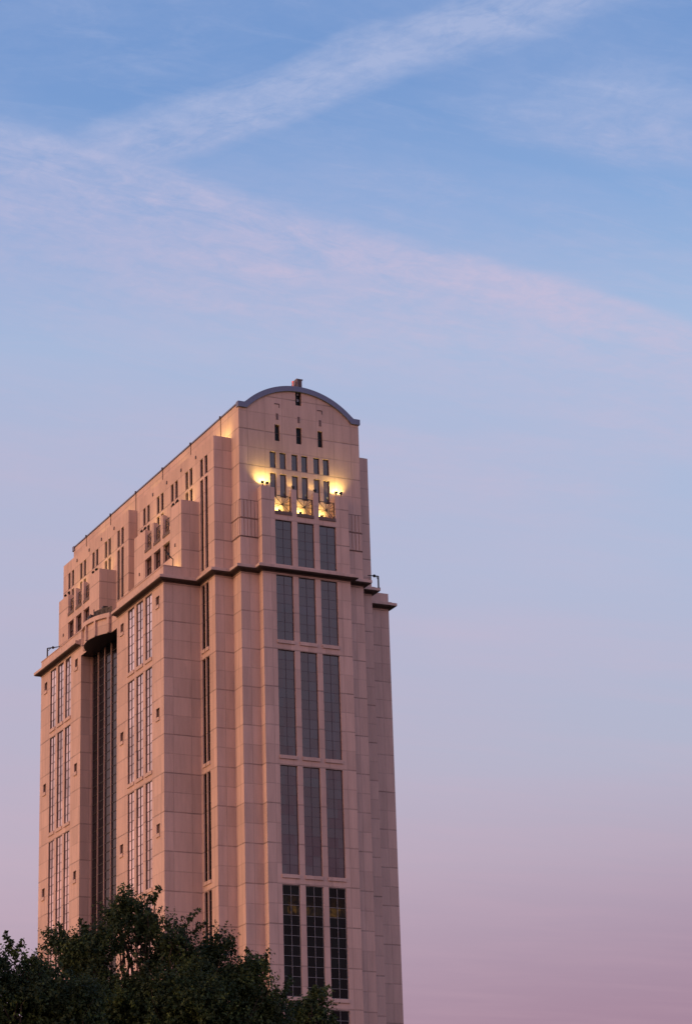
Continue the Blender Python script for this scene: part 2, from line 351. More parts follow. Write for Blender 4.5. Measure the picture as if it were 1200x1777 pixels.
def grille(P, u0, u1, z0, z1, n=-.30):
    bm = BM(); w = .085
    P.box(bm, u0, u1, n - w, n, z1 - w * 1.3, z1); P.box(bm, u0, u1, n - w, n, z0, z0 + .30)
    P.box(bm, u0, u0 + w, n - w, n, z0 + .3, z1 - w * 1.3); P.box(bm, u1 - w * 1.6, u1 - w * .2, n - w, n, z0 + .3, z1 - w * 1.3)
    hu, hz = u0 + (u1 - u0) * .5, z0 + (z1 - z0) * .52
    # bars fanning out from a hub
    ends = [(u0, z1), (u0, hz), (u1, hz), (u1, z1), (hu, z1), (u0 + (u1-u0)*.78, z1), (u1, z0 + (z1-z0)*.78), (u1, z0 + .3), (u0 + (u1-u0)*.72, z0 + .3), (u0, z0 + (z1-z0)*.3)]
    for (eu, ez) in ends:
        a = Vector(P.p(hu, n - .04, hz)); b = Vector(P.p(eu, n - .04, ez)); d = (b - a).normalized(); up = Vector(P.nrm()); sd_ = d.cross(up) * .028; up = up * .03
        vs = [bm.verts.new(q) for q in (a+sd_+up, a-sd_+up, a-sd_-up, a+sd_-up, b+sd_+up, b-sd_+up, b-sd_-up, b+sd_-up)]
        for f in ((0,1,5,4),(1,2,6,5),(2,3,7,6),(3,0,4,7)): bm.faces.new([vs[i] for i in f])
    P.box(bm, hu - .14, hu + .14, n - .10, n + .05, hz - .12, hz + .12)
    return newobj('fan_grille', bm, M['rail'], T)
for (a, b) in ((-2.23, -1.37), (1.37, 2.23)): fin(F0, a, b, SILLZ + .003, 125.85)
for (a, b) in ((-4.97, -2.23), (-1.37, 1.37), (2.23, 4.97)):
    grille(F0, a, b, SILLZ + .005, 124.78)
    bm = BM(); F0.box(bm, a, b, -.18, .10, SILLZ - .30, SILLZ + .22); newobj('bay_curb', bm, M['curb'], T)

# main block --------------------------------------------------------
ZC_ARC, R_OUT, R_IN = 130.63, 12.57, 11.75
F1 = Plane('Y', Y1, -1)
def arcz(x, r): return ZC_ARC + math.sqrt(max(0, r * r - x * x))
slots = [(-4.10, -3.28, 133.9, 136.55, .35), (-.54, .36, 133.9, 136.55, .35), (3.05, 3.86, 133.9, 136.55, .35)]
UP = [(-5.0, -3.98), (-3.38, -2.34), (-1.42, -.40), (.19, 1.22), (2.21, 3.22), (3.80, 4.82)]
uph = [(a, b, 129.5, 132.1, .32) for a, b in UP]; lph = [(a, b, 124.9, 128.67, .32) for a, b in UP]
bm = BM()
XE = 8.66
wall(bm, F1, -A1, A1, ZB, 138.5, slots + uph + lph, [(-A0, A0, ZB, SILLZ)])
xs = sorted({*[-XE + 2 * XE * i / 40 for i in range(41)], -.54, .48})
for i in range(len(xs) - 1):
    xa, xb = xs[i], xs[i+1]; za, zb = arcz(xa, R_IN + .3), arcz(xb, R_IN + .3)
    if -.55 < xa and xb < .49:
        quad(bm, [F1.p(xa, 0, 138.5), F1.p(xb, 0, 138.5), F1.p(xb, 0, 140.2), F1.p(xa, 0, 140.2)], F1.nrm())
        quad(bm, [F1.p(xa, 0, 142.45), F1.p(xb, 0, 142.45), F1.p(xb, 0, zb), F1.p(xa, 0, za)], F1.nrm())
    else:
        quad(bm, [F1.p(xa, 0, 138.5), F1.p(xb, 0, 138.5), F1.p(xb, 0, zb), F1.p(xa, 0, za)], F1.nrm())
for a in (-.54, .48): quad(bm, [F1.p(a, 0, 140.2), F1.p(a, -.6, 140.2), F1.p(a, -.6, 142.45), F1.p(a, 0, 142.45)])
for z in (140.2, 142.45): quad(bm, [F1.p(-.54, 0, z), F1.p(.48, 0, z), F1.p(.48, -.6, z), F1.p(-.54, -.6, z)])
for s in (-1, 1): quad(bm, [(s*A1, Y1, ZB), (s*A1, L-Y1, ZB), (s*A1, L-Y1, 139.0), (s*A1, Y1, 139.0)], (s, 0, 0))
FB = Plane('Y', L - Y1, 1)
wall(bm, FB, -A1, A1, ZB, 138.5)
for i in range(len(xs) - 1):
    xa, xb = xs[i], xs[i+1]
    quad(bm, [FB.p(xa, 0, 138.5), FB.p(xb, 0, 138.5), FB.p(xb, 0, arcz(xb, R_IN + .3)), FB.p(xa, 0, arcz(xa, R_IN + .3))], FB.nrm())
newobj('main_block', bm, M['stone'], T)
for (a, b, c, d, dp) in slots: make_window(F1, a, b, c, d, dp, M['frame_dark'], M['glass_low_clear'], 1, 1.33, sill=False, name='slot_window')
w = make_window(F1, -.54, .48, 140.2, 142.45, .6, M['black'], M['glass_deep'], 1, 1.1, sill=False, name='gable_slot')
for q_ in (142.0, 140.95):
    bm = BM(); F1.box(bm, -.16, .16, -.55, -.30, q_, q_ + .4); newobj('gable_lamp_box', bm, M['frame_light'], w)
for (a, b, c, d, dp) in uph + lph: make_window(F1, a, b, c, d, dp, M['frame_slate'], M['glass_front'], 1, 0, sill=False, fw=.07)
# small vents and drip marks above the slots
for xc in (-3.66, 3.47):
    bm = BM()
    F1.box(bm, xc - .42, xc + .42, 0, .05, 139.85, 139.97); F1.box(bm, xc + .32, xc + .42, 0, .05, 139.35, 139.85)
    newobj('vent_hood', bm, M['frame_dark'], T)
for xc in (-3.66, -.08, 3.50):
    bm = BM()
    for z in (137.35, 137.75, 138.15): F1.box(bm, xc - .19, xc + .19, -.04, .035, z, z + .2)
    F1.box(bm, xc - .17, xc + .17, -.05, .012, 137.36, 138.34)
    newobj('louvre_vent', bm, M['louvre'], T)
# fluted panels at the block corners
def flutes(P, u0, u1, n):
    bm = BM()
    for (z0, z1) in ((118.0, 120.78), (120.92, 123.70)):
        w = (u1 - u0) / n
        for i in range(n):
            P.box(bm, u0 + w * i + .07, u0 + w * (i + 1) - .07, .002, .14, z0 + .07, z1 - .04)
    newobj('fluted_panel', bm, M['stone_plain'], T)
flutes(F1, -10.0, -A0, 5); flutes(F1, A0, 10.0, 5)
flutes(Plane('X', -A1, -1), Y1, Y2, 5); flutes(Plane('X', A1, 1), Y1, Y2, 5)
for s in (-1, 1):
    for z in (118.0, 120.85, 123.72):
        bm = BM()
        F1.box(bm, min(s*10.0, s*A0), max(s*10.0, s*A0), .0, .05, z - .06, z + .06)
        Plane('X', s*A1, s).box(bm, Y1, Y2, 0, .05, z - .06, z + .06)
        newobj('panel_band', bm, M['louvre'], T)

# arched roof and its metal edge ------------------------------------
def arc_pts(r, x0, x1, n=48): return [(x0 + (x1 - x0) * i / n, arcz(x0 + (x1 - x0) * i / n, r)) for i in range(n + 1)]
bm = BM()
pp = arc_pts(R_OUT - .1, -9.0, 9.0)
pp = [(-10.1, 139.2), (-9.0, 139.2)] + pp[1:-1] + [(9.0, 139.2), (10.1, 139.2)]
for i in range(len(pp) - 1):
    quad(bm, [(pp[i][0], Y1, pp[i][1]), (pp[i+1][0], Y1, pp[i+1][1]), (pp[i+1][0], L - Y1, pp[i+1][1]), (pp[i][0], L - Y1, pp[i][1])], (0, 0, 1))
roof = newobj('arched_roof', bm, M['roofmetal'], T)
def gable_trim(ya, yb):
    bm = BM()
    out = [(-10.18, 139.36), (-9.12, 139.36)] + arc_pts(R_OUT, -9.08, 9.08)[1:-1] + [(9.12, 139.36), (10.18, 139.36)]
    inn = [(-10.18, 138.5), (-8.72, 138.5)] + arc_pts(R_IN, -8.68, 8.68)[1:-1] + [(8.72, 138.5), (10.18, 138.5)]
    n = len(out)
    for y, nr in ((ya, (0, -1, 0)), (yb, (0, 1, 0))):
        for i in range(n - 1):
            quad(bm, [(out[i][0], y, out[i][1]), (out[i+1][0], y, out[i+1][1]), (inn[i+1][0], y, inn[i+1][1]), (inn[i][0], y, inn[i][1])], nr)
    for pl, nr in ((out, (0, 0, 1)), (inn, (0, 0, -1))):
        for i in range(n - 1): quad(bm, [(pl[i][0], ya, pl[i][1]), (pl[i+1][0], ya, pl[i+1][1]), (pl[i+1][0], yb, pl[i+1][1]), (pl[i][0], yb, pl[i][1])], nr)
    for k in (0, n - 1): quad(bm, [(out[k][0], ya, out[k][1]), (out[k][0], yb, out[k][1]), (inn[k][0], yb, inn[k][1]), (inn[k][0], ya, inn[k][1])])
    newobj('gable_trim', bm, M['roofmetal'], T)
gable_trim(Y1 - .28, Y1 + .5); gable_trim(L - Y1 - .5, L - Y1 + .28)
for s in (-1, 1):
    bm = BM(); Plane('X', s * A1, s).box(bm, Y1 + .52, L - Y1 - .52, 0, .10, 139.08, 139.30)
    newobj('gutter', bm, M['roofmetal'], T)
for yy in (8.05, 19.71, 31.3, 42.9, 54.4, 66.0):
    bm = BM(); box(bm, -10.22, -10.0, yy - .11, yy + .11, 138.95, 139.42)
    box(bm, -10.07, -10.002, yy - .05, yy + .05, 134.5, 138.9)
    newobj('downpipe', bm, M['frame_dark'], T)
# little roof housing with red beacon at the crown
bm = BM()
prof = [(-.75, 142.9), (-.25, 144.5), (.7, 144.5), (.66, 144.2), (.5, 142.9)]
A = [bm.verts.new((x_, Y1 + .1, z_)) for x_, z_ in prof]; B = [bm.verts.new((x_, Y1 + 1.6, z_)) for x_, z_ in prof]
bm.faces.new(A); bm.faces.new(list(reversed(B)))
for i in range(5): bm.faces.new([A[i], B[i], B[(i+1) % 5], A[(i+1) % 5]])
box(bm, -.27, .78, Y1 - .02, Y1 + 1.75, 144.502, 144.64)
box(bm, .36, .56, Y1 - .12, Y1 + .098, 142.7, 144.4); box(bm, -.25, -.05, Y1 - .12, Y1 + .098, 142.7, 144.6)
hs = newobj('roof_housing', bm, M['housing'], T)
bm = BM(); bmesh.ops.create_uvsphere(bm, u_segments=12, v_segments=8, radius=.15, matrix=Matrix.Translation((-.85, Y1 + .15, 144.05)))
box(bm, -.89, -.81, Y1 + .11, Y1 + .19, 142.9, 143.9)
newobj('beacon', bm, M['beacon'], hs)

# side blocks -------------------------------------------------------
ZS = 134.5
PW = [(6.67, 7.75), (8.40, 9.48)]
def mir(u): return L - u
pairs_near = [(8.08 + 5.79 * k) for k in range(5)]
pair_ys = pairs_near + [L - v for v in reversed(pairs_near)]
PD = .34
def side_holes(yc, long):
    h = []
    for a, b in ((yc - 1.40, yc - .32), (yc + .32, yc + 1.40)):
        h += [(a, b, 129.5, 132.35, PD), (a, b, 114.5 if long else 125.1, 129.0, PD)]
    return h
LW = [(6.65, 7.82), (8.06, 9.30)]
Plf = Plane('X', -A2, -1)
bm = BM()
strip = bays(LW, ROWS + ROWS_LOW, .30)
wall(bm, Plf, Y2, 10.12, ZB, 113.4, strip)
allh = []
for i, yc in enumerate(pair_ys): allh += side_holes(yc, i in (0, 4, 5, 9))
wall(bm, Plf, Y2, 35.0, 113.4, ZS, [h for h in allh if h[1] < 35])
wall(bm, Plf, 38.95, L - Y2, 113.4, ZS, [h for h in allh if h[0] > 38])
wall(bm, Plf, L - 10.12, L - Y2, ZB, 113.4)
Pf = Plane('Y', Y2, -1); wall(bm, Pf, -A2, -A1, ZB, ZS); wall(bm, Plane('Y', L - Y2, 1), -A2, -A1, ZB, ZS)
wall(bm, Plane('Y', 35.0, 1), -A2, -A1, 113.4, ZS); wall(bm, Plane('Y', 38.95, -1), -A2, -A1, 113.4, ZS)
for (a, b) in ((Y2, 35.0), (38.95, L - Y2)): quad(bm, [(-A2, a, ZS), (-A1, a, ZS), (-A1, b, ZS), (-A2, b, ZS)], (0, 0, 1))
newobj('side_block', bm, M['stone'], T)
bm = BM(); Prt = Plane('X', A2, 1)
wall(bm, Prt, Y2, 35.0, ZB, ZS); wall(bm, Prt, 38.95, L - Y2, ZB, ZS)
wall(bm, Pf, A1, A2, ZB, ZS); wall(bm, Plane('Y', L - Y2, 1), A1, A2, ZB, ZS)
wall(bm, Plane('Y', 35.0, 1), A1, A2, 113.4, ZS); wall(bm, Plane('Y', 38.95, -1), A1, A2, 113.4, ZS)
for (a, b) in ((Y2, 35.0), (38.95, L - Y2)): quad(bm, [(A2, a, ZS), (A1, a, ZS), (A1, b, ZS), (A2, b, ZS)], (0, 0, 1))
newobj('side_block', bm, M['stone'], T)
for (c, d) in ROWS + ROWS_LOW:
    for a, b in LW: make_window(Plf, a, b, c, d, .30, M['frame_dark'], M['glass_deep'], 1, DJ / 4, bw=.06)
for i, yc in enumerate(pair_ys):
    lng = i in (0, 4, 5, 9)
    for (z0, z1) in ((129.5, 132.35), (114.5 if lng else 125.1, 129.0)):
        # one paired window = two narrow lights
        bm = BM(); n0 = -PD + .01
        for a, b in ((yc - 1.40, yc - .32), (yc + .32, yc + 1.40)):
            for (q, r_) in ((a, a + .08), (b - .08, b)): Plf.box(bm, q, r_, n0, n0 + .10, z0, z1)
            for (q, r_) in ((z0, z0 + .08), (z1 - .08, z1)): Plf.box(bm, a + .08, b - .08, n0, n0 + .10, q, r_)
            nr = round((z1 - z0) / 1.43)
            for j in range(1, nr): zz = z0 + (z1 - z0) * j / nr; Plf.box(bm, a + .08, b - .08, n0, n0 + .06, zz - .03, zz + .03)
        w = newobj('paired_window', bm, M['frame_dark'], T)
        bm = BM()
        for a, b in ((yc - 1.40, yc - .32), (yc + .32, yc + 1.40)):
            quad(bm, [Plf.p(a, -PD, z0), Plf.p(b, -PD, z0), Plf.p(b, -PD, z1), Plf.p(a, -PD, z1)], Plf.nrm())
        newobj('pane', bm, M['glass_deep'], w)
for k in range(5):
    for yy in (11.04 + 5.79 * k, L - 11.04 - 5.79 * k):
        if 34 < yy < 39.9: continue
        bm = BM(); Plf.box(bm, yy - .17, yy + .17, -.02, .10, 133.15, 133.65); newobj('wall_vent', bm, M['frame_dark'], T)

# wings -------------------------------------------------------------
WC = [(14.63, 17.25), (18.19, 20.93), (21.75, 24.38)]
SQ = [(11.70, 13.05), (26.15, 27.50)]
SQR = [(z - 1.42, z) for z in SQZ]
ZP = 115.05
for far in (0, 1):
    m_ = (lambda v: L - v) if far else (lambda v: v)
    fl = lambda a, b: tuple(sorted((m_(a), m_(b))))
    cols = [fl(*c) for c in WC]; sqs = [fl(*c) for c in SQ]
    Pl = Plane('X', -A3, -1)
    bm = BM(); y0, y1_ = fl(Y3, Y4)
    wall(bm, Pl, y0, y1_, ZB, 113.4, bays(cols, ROWS + ROWS_LOW, .16) + bays(sqs, SQR, .30))
    wall(bm, Plane('Y', m_(Y3), 1 if far else -1), -A3, -A2, ZB, 113.4)
    wall(bm, Plane('Y', m_(Y4), -1 if far else 1), -A3, -AG + .0, ZB, 113.4)
    quad(bm, [(-A3, y0, 113.4), (-A2, y0, 113.4), (-A2, y1_, 113.4), (-A3, y1_, 113.4)], (0, 0, 1))
    newobj('wing', bm, M['stone'], T)
    for c in cols:
        for (z0, z1) in ROWS + ROWS_LOW: make_window(Pl, c[0], c[1], z0, z1, .16, M['frame_dark'], M['glass_side'], fw=.05, bw=.07, proud=-.01)
    for c in sqs:
        for (z0, z1) in SQR: make_window(Pl, c[0], c[1], z0, z1, .30, M['frame_dark'], M['louvre'], 1, 0, name='square_window', fw=.05)
    # parapet round the side terrace
    bm = BM()
    box(bm, -A3 - .0, -A3 + .4, y0, y1_, 113.405, ZP)
    ye = (L - Y3) if far else Y3
    box(bm, -A3 + .4, -AB, ye, ye + (-.4 if far else .4), 113.405, ZP)
    box(bm, -A3 - .08, -A3 + .48, y0 - .06, y1_ + .06, ZP, ZP + .12); box(bm, -A3 + .48, -AB, ye - .06 if not far else ye + .06, ye + (-.46 if far else .46), ZP, ZP + .12)
    newobj('parapet', bm, M['stone_plain'], T)
    # stepped upper box of the wing with its three open bays
    Pb = Plane('X', -AB, -1); yb0, yb1 = (L - 29.2, L - 10.14) if far else (10.14, 29.2)
    oc = [fl(14.65, 17.36), fl(18.36, 21.06), fl(22.0, 24.68)]; ob0, ob1 = fl(14.65, 24.68)
    bm = BM(); SZ2 = 122.35
    wall(bm, Pb, yb0, yb1, 113.4, 125.9, [(a, b, 118.0, 120.9, .5) for a, b in oc], [(ob0, ob1, SZ2, 125.9)])
    wall(bm, Plane('Y', yb0, -1), -AB, -A2, 113.4, 125.9); wall(bm, Plane('Y', yb1, 1), -AB, -A2, 113.4, 125.9)
    for (a, b) in ((yb0, ob0), (ob1, yb1)): quad(bm, [(-AB, a, 125.9), (-A2, a, 125.9), (-A2, b, 125.9), (-AB, b, 125.9)], (0, 0, 1))
    quad(bm, [(-AB, ob0, SZ2), (-A2, ob0, SZ2), (-A2, ob1, SZ2), (-AB, ob1, SZ2)], (0, 0, 1))
    quad(bm, [(-AB, ob0, SZ2), (-A2, ob0, SZ2), (-A2, ob0, 125.9), (-AB, ob0, 125.9)], (0, 1, 0)); quad(bm, [(-AB, ob1, SZ2), (-A2, ob1, SZ2), (-A2, ob1, 125.9), (-AB, ob1, 125.9)], (0, -1, 0))
    newobj('upper_wing', bm, M['stone'], T)
    fins = [fl(17.36, 18.36), fl(21.06, 22.0)]
    for a, b in fins: fin(Pb, a, b, SZ2 + .003, 125.9, 1.05)
    for a, b in oc:
        grille(Pb, a, b, SZ2 + .005, 125.1, -.45)
        bm = BM(); Pb.box(bm, a, b, -.2, .09, SZ2 - .32, SZ2 + .2); newobj('bay_curb', bm, M['curb'], T)
        make_window(Pb, a, b, 118.0, 120.9, .5, M['frame_dark'], M['glass_side'], 2, 1.43, sill=False, bw=.10)
    for (yy, zz) in ((12.49, 119.4), (26.93, 119.3)):
        bm = BM(); Pb.box(bm, m_(yy) - .13, m_(yy) + .13, -.02, .10, zz - .25, zz + .25); newobj('wall_vent', bm, M['frame_dark'], T)
    # right-hand wing
    bm = BM(); Pr = Plane('X', A3, 1)
    wall(bm, Pr, y0, y1_, ZB, 113.4); wall(bm, Plane('Y', m_(Y3), 1 if far else -1), A2, A3, ZB, 113.4)
    wall(bm, Plane('Y', m_(Y4), -1 if far else 1), A2, A3, ZB, 113.4)
    quad(bm, [(A3, y0, 113.4), (A2, y0, 113.4), (A2, y1_, 113.4), (A3, y1_, 113.4)], (0, 0, 1))
    newobj('wing', bm, M['stone'], T)
    bm = BM(); box(bm, A3 - .4, A3, y0, y1_, 113.405, ZP); box(bm, AB, A3 - .4, ye, ye + (-.4 if far else .4), 113.405, ZP)
    newobj('parapet', bm, M['stone'], T)
    bm = BM(); box(bm, A2 + .003, AB, yb0, yb1, 113.405, 125.9); newobj('upper_wing', bm, M['stone'], T)

# recess glazing between the wings ----------------------------------
bm = BM(); Pg = Plane('X', -AG, -1)
quad(bm, [Pg.p(Y4, 0, ZB), Pg.p(L - Y4, 0, ZB), Pg.p(L - Y4, 0, 110.9), Pg.p(Y4, 0, 110.9)], Pg.nrm())
gz_ = newobj('recess_glazing', bm, M['glass_deep'], T)
gw = (L - 2 * Y4) / 5.58
yy = L - Y4; ys = []
while yy > Y4 + .3: ys.append(yy); yy -= 2.835
for k, yy in enumerate(ys):
    bm = BM(); Pg.box(bm, yy - (.26 if k == 0 else .13), yy - (0.003 if k == 0 else -.10), .002, .20, ZB, 110.89)
    newobj('glazing_fin', bm, M['fin'], gz_)
bm = BM(); z = J0 - DJ * 17
while z < 110.5:
    Pg.box(bm, Y4 + .01, L - Y4 - .31, .002, .07, z - .045, z + .045)
    for yy in ys[1:]: Pg.box(bm, yy + .175, yy + .50, .073, .13, z - .04, z + .04)
    z += DJ / 4
newobj('transom', bm, M['black'], gz_)
bm = BM(); wall(bm, Plane('X', A2 + .5, 1), Y4, L - Y4, ZB, 110.9); newobj('recess_glazing', bm, M['glass_deep'], T)

# curved balcony over the recess ------------------------------------
CX, CY, RR = -11.30, L / 2, 9.2
def arcxy(r, deg): return (CX - r * math.cos(R(deg)), CY + r * math.sin(R(deg)))
AM = 36.2
degs = [-AM + 2 * AM * i / 40 for i in range(41)]
def drum(bm, r0, r1, z0, z1, ds=degs):
    """curved slab between radii r0<r1"""
    rings = [[bm.verts.new((*arcxy(r, d), z)) for d in ds] for (r, z) in ((r1, z0), (r1, z1), (r0, z1), (r0, z0))]
    for k in range(4):
        a, b = rings[k], rings[(k + 1) % 4]
        for i in range(len(ds) - 1): bm.faces.new([a[i], a[i+1], b[i+1], b[i]])
    bm.faces.new([r[0] for r in rings]); bm.faces.new([r[-1] for r in reversed(rings)])
bm = BM(); drum(bm, RR - .5, RR, 110.92, 113.35); bmesh.ops.recalc_face_normals(bm, faces=bm.faces)
dr = newobj('curved_balcony', bm, M['stone_plain'], T)
bm = BM(); drum(bm, RR - .9, RR + .38, 113.352, 114.05); bmesh.ops.recalc_face_normals(bm, faces=bm.faces)
newobj('balcony_ledge', bm, M['stone_plain'], dr)
for d in (-34.2, -17.1, 0, 17.1, 34.2):
    bm = BM(); drum(bm, RR + .002, RR + .36, 110.9, 113.35, [d - 1.15, d, d + 1.15]); newobj('balcony_rib', bm, M['stone_plain'], dr)
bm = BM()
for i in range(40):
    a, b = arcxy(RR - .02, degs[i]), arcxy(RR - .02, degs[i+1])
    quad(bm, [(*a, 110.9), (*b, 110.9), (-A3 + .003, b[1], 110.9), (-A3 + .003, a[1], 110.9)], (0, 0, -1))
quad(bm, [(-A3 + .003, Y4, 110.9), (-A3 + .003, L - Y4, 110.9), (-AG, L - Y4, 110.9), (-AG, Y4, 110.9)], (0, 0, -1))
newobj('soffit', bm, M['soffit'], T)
for (a, b) in ((Y4, CY - 5.45), (CY + 5.45, L - Y4)):   # lintel pieces either side of the drum
    bm = BM(); box(bm, -A3, -A3 + .6, a, b, 110.905, 113.4); newobj('lintel', bm, M['stone'], T)
bm = BM()
quad(bm, [(-A3 + .6, Y4, 113.38), (-A2, Y4, 113.38), (-A2, L - Y4, 113.38), (-A3 + .6, L - Y4, 113.38)], (0, 0, 1))
quad(bm, [(-A2, 35, 113.38), (-A1, 35, 113.38), (-A1, 38.95, 113.38), (-A2, 38.95, 113.38)], (0, 0, 1))
for i in range(40):
    a, b = arcxy(RR - .89, degs[i]), arcxy(RR - .89, degs[i+1])
    quad(bm, [(*a, 113.6), (*b, 113.6), (-A3 + .5, b[1], 113.6), (-A3 + .5, a[1], 113.6)], (0, 0, 1))
for s in (1,):
    quad(bm, [(A3 - .5, Y4, 113.38), (A2, Y4, 113.38), (A2, L - Y4, 113.38), (A3 - .5, L - Y4, 113.38)], (0, 0, 1))
newobj('terrace_floor', bm, M['roofdeck'], T)
# railing panels following the curve
rl = bpy.data.objects.new('balcony_railing', None); COL.objects.link(rl); rl.parent = T; rl.location = (0, 0, GZ)
rng = random.Random(3)
segs = [-35 + 7 * i for i in range(11)]
for i in range(10):
    if i == 4: continue
    a = Vector((*arcxy(RR - .55, segs[i] + .25), 0)); b = Vector((*arcxy(RR - .55, segs[i+1] - .25), 0)); d = b - a; ln = d.length; d.normalize(); n_ = Vector((-d.y, d.x, 0))
    bm = BM()
    def bar(p, q, w=.05):
        dd = (q - p).normalized(); s1 = dd.cross(n_).normalized() * w; s2 = n_ * .035
        v = [bm.verts.new(x_) for x_ in (p+s1+s2, p-s1+s2, p-s1-s2, p+s1-s2, q+s1+s2, q-s1+s2, q-s1-s2, q+s1-s2)]
        for f in ((0,1,5,4),(1,2,6,5),(2,3,7,6),(3,0,4,7),(3,2,1,0),(4,5,6,7)): bm.faces.new([v[k] for k in f])
    Z = lambda h: Vector((0, 0, h))
    bar(a + Z(114.06), a + Z(115.35), .06); bar(b + Z(114.06), b + Z(115.35), .06)
    bar(a + Z(115.3), b + Z(115.3), .06); bar(a + Z(114.2), b + Z(114.2))
    for k in range(1, 7): q = a + d * ln * k / 7; bar(q + Z(114.2), q + Z(115.3), .022)
    cpt = a + d * ln / 2 + Z(114.75)
    for k in range(10):
        t0, t1 = k * math.pi / 5, (k + 1) * math.pi / 5
        bar(cpt + d * .36 * math.cos(t0) + Z(.36 * math.sin(t0)), cpt + d * .36 * math.cos(t1) + Z(.36 * math.sin(t1)), .03)
    newobj('railing_panel', bm, M['rail'], rl, gz=False)

# cornice -----------------------------------------------------------
PROF = [(0, 112.55), (.10, 112.58), (.12, 112.74), (.86, 112.84), (.88, 112.93), (.98, 112.935), (.98, 113.34), (.80, 113.42), (.42, 113.42), (.40, 113.62), (0, 113.64)]
def cornice(path, name='cornice'):
    """path runs with the outside on its right"""
    pts = [Vector((*p, 0)) for p in path]; rings = []
    for i, p in enumerate(pts):
        ns = []
        if i > 0: d = (p - pts[i-1]).normalized(); ns.append(Vector((d.y, -d.x, 0)))
        if i < len(pts) - 1: d = (pts[i+1] - p).normalized(); ns.append(Vector((d.y, -d.x, 0)))
        off = ns[0] if len(ns) == 1 else ns[0] + ns[1]
        rings.append([(p.x + off.x * n, p.y + off.y * n, z) for n, z in PROF])
    bm = BM(); V = [[bm.verts.new(q) for q in r] for r in rings]
    for i in range(len(V) - 1):
        for k in range(len(PROF) - 1): bm.faces.new([V[i][k], V[i+1][k], V[i+1][k+1], V[i][k+1]])
    bm.faces.new(V[0]); bm.faces.new(list(reversed(V[-1])))
    bmesh.ops.recalc_face_normals(bm, faces=bm.faces)
    cn = newobj(name, bm, M['stone_plain'], T)
    sp = [(.10, 112.50), (.12, 112.70), (.84, 112.80), (.955, 112.925), (.958, 112.93), (.02, 112.75), (.02, 112.50)]  # added dark strip below the cornice, carrying its painted shade
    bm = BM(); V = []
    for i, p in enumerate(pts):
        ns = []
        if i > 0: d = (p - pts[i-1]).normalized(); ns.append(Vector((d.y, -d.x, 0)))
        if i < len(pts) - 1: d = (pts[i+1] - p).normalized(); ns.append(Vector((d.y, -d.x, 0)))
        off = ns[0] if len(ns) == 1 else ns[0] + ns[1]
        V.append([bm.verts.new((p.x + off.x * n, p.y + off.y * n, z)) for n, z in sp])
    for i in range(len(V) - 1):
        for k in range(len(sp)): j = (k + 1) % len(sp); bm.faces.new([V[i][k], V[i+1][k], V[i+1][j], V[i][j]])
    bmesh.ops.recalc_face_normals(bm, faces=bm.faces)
    newobj('cornice_shade_strip', bm, M['soffit_shade'], cn)
left = [(-A3, Y4), (-A3, Y3), (-A2, Y3), (-A2, Y2), (-A1, Y2), (-A1, Y1), (-A0, Y1), (-A0, 0)]
ring = left + [(-x_, y_) for x_, y_ in reversed(left)]
def offs(path): return path
# outside must be on the right of travel: going from left-back to front-left travels -Y with -X on the right
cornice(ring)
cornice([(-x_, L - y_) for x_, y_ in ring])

# ------------------------------------------------------------------ floodlights
WARM = (1.0, .74, .21)
def floodlight(pos, aim, lab, power=60, size=.42, head_h=.62, group=None, spot=120, lens='lens', ped=True):
    """pos: foot of the bracket in tower coordinates"""
    r = bpy.data.objects.new('floodlight', None); COL.objects.link(r); r.location = (pos[0], pos[1], pos[2] + GZ)
    label(r, lab, 'floodlight', group)
    aim = Vector(aim).normalized(); q = aim.to_track_quat('-Z', 'Y'); Mx = Matrix.Translation((0, 0, head_h)) @ q.to_matrix().to_4x4()
    w = size / 2
    bm = BM(); box(bm, -w, w, -w * .8, w * .8, -.02, size * .55)
    for v in bm.verts:
        if v.co.z > .1: v.co.x *= .72; v.co.y *= .72
    box(bm, -w * 1.1, w * 1.1, -w * .9, w * .9, -.07, -.021)
    bmesh.ops.transform(bm, matrix=Mx, verts=bm.verts)
    h = newobj('housing', bm, M['black'], r, gz=False)
    bm = BM(); quad(bm, [(-w, -w * .8, -.075), (w, -w * .8, -.075), (w, w * .8, -.075), (-w, w * .8, -.075)], (0, 0, -1))
    bmesh.ops.transform(bm, matrix=Mx, verts=bm.verts); newobj('lens', bm, M[lens], r, gz=False)
    bm = BM(); box(bm, -.04, .04, -.04, .04, .0, head_h - .05); box(bm, -.13, .13, -.13, .13, 0, .04)
    newobj('bracket', bm, M['black'], r, gz=False)
    ld = bpy.data.lights.new('lamp', 'SPOT'); ld.energy = power; ld.color = WARM; ld.spot_size = R(spot); ld.spot_blend = .8; ld.shadow_soft_size = .12
    lo = bpy.data.objects.new('lamp', ld); COL.objects.link(lo); lo.parent = r
    lo.matrix_local = Matrix.Translation(Vector((0, 0, head_h)) + aim * .14) @ q.to_matrix().to_4x4()
    return r
GF = 'floodlights along the front bay'
for x_, lab in ((-6.72, 'black floodlight on the left front pier top, outer of its pair'), (-6.0, 'black floodlight on the left front pier top, inner one beside the windows'),
                (5.35, 'black floodlight on the right front pier top, inner one beside the windows'), (6.15, 'black floodlight on the right front pier top, outer of its pair')):
    floodlight((x_, .35, 125.8), (0.05 if x_ < 0 else -.05, .62, .80), lab, 520, .42, .72, GF, 118)
for x_, lab in ((-1.8, 'black floodlight on the left slim fin of the front bay'), (1.8, 'black floodlight on the right slim fin of the front bay')):
    floodlight((x_, -.0 + .25, 125.85), (0, .45, .9), lab, 110, .40, .5, GF, 110)
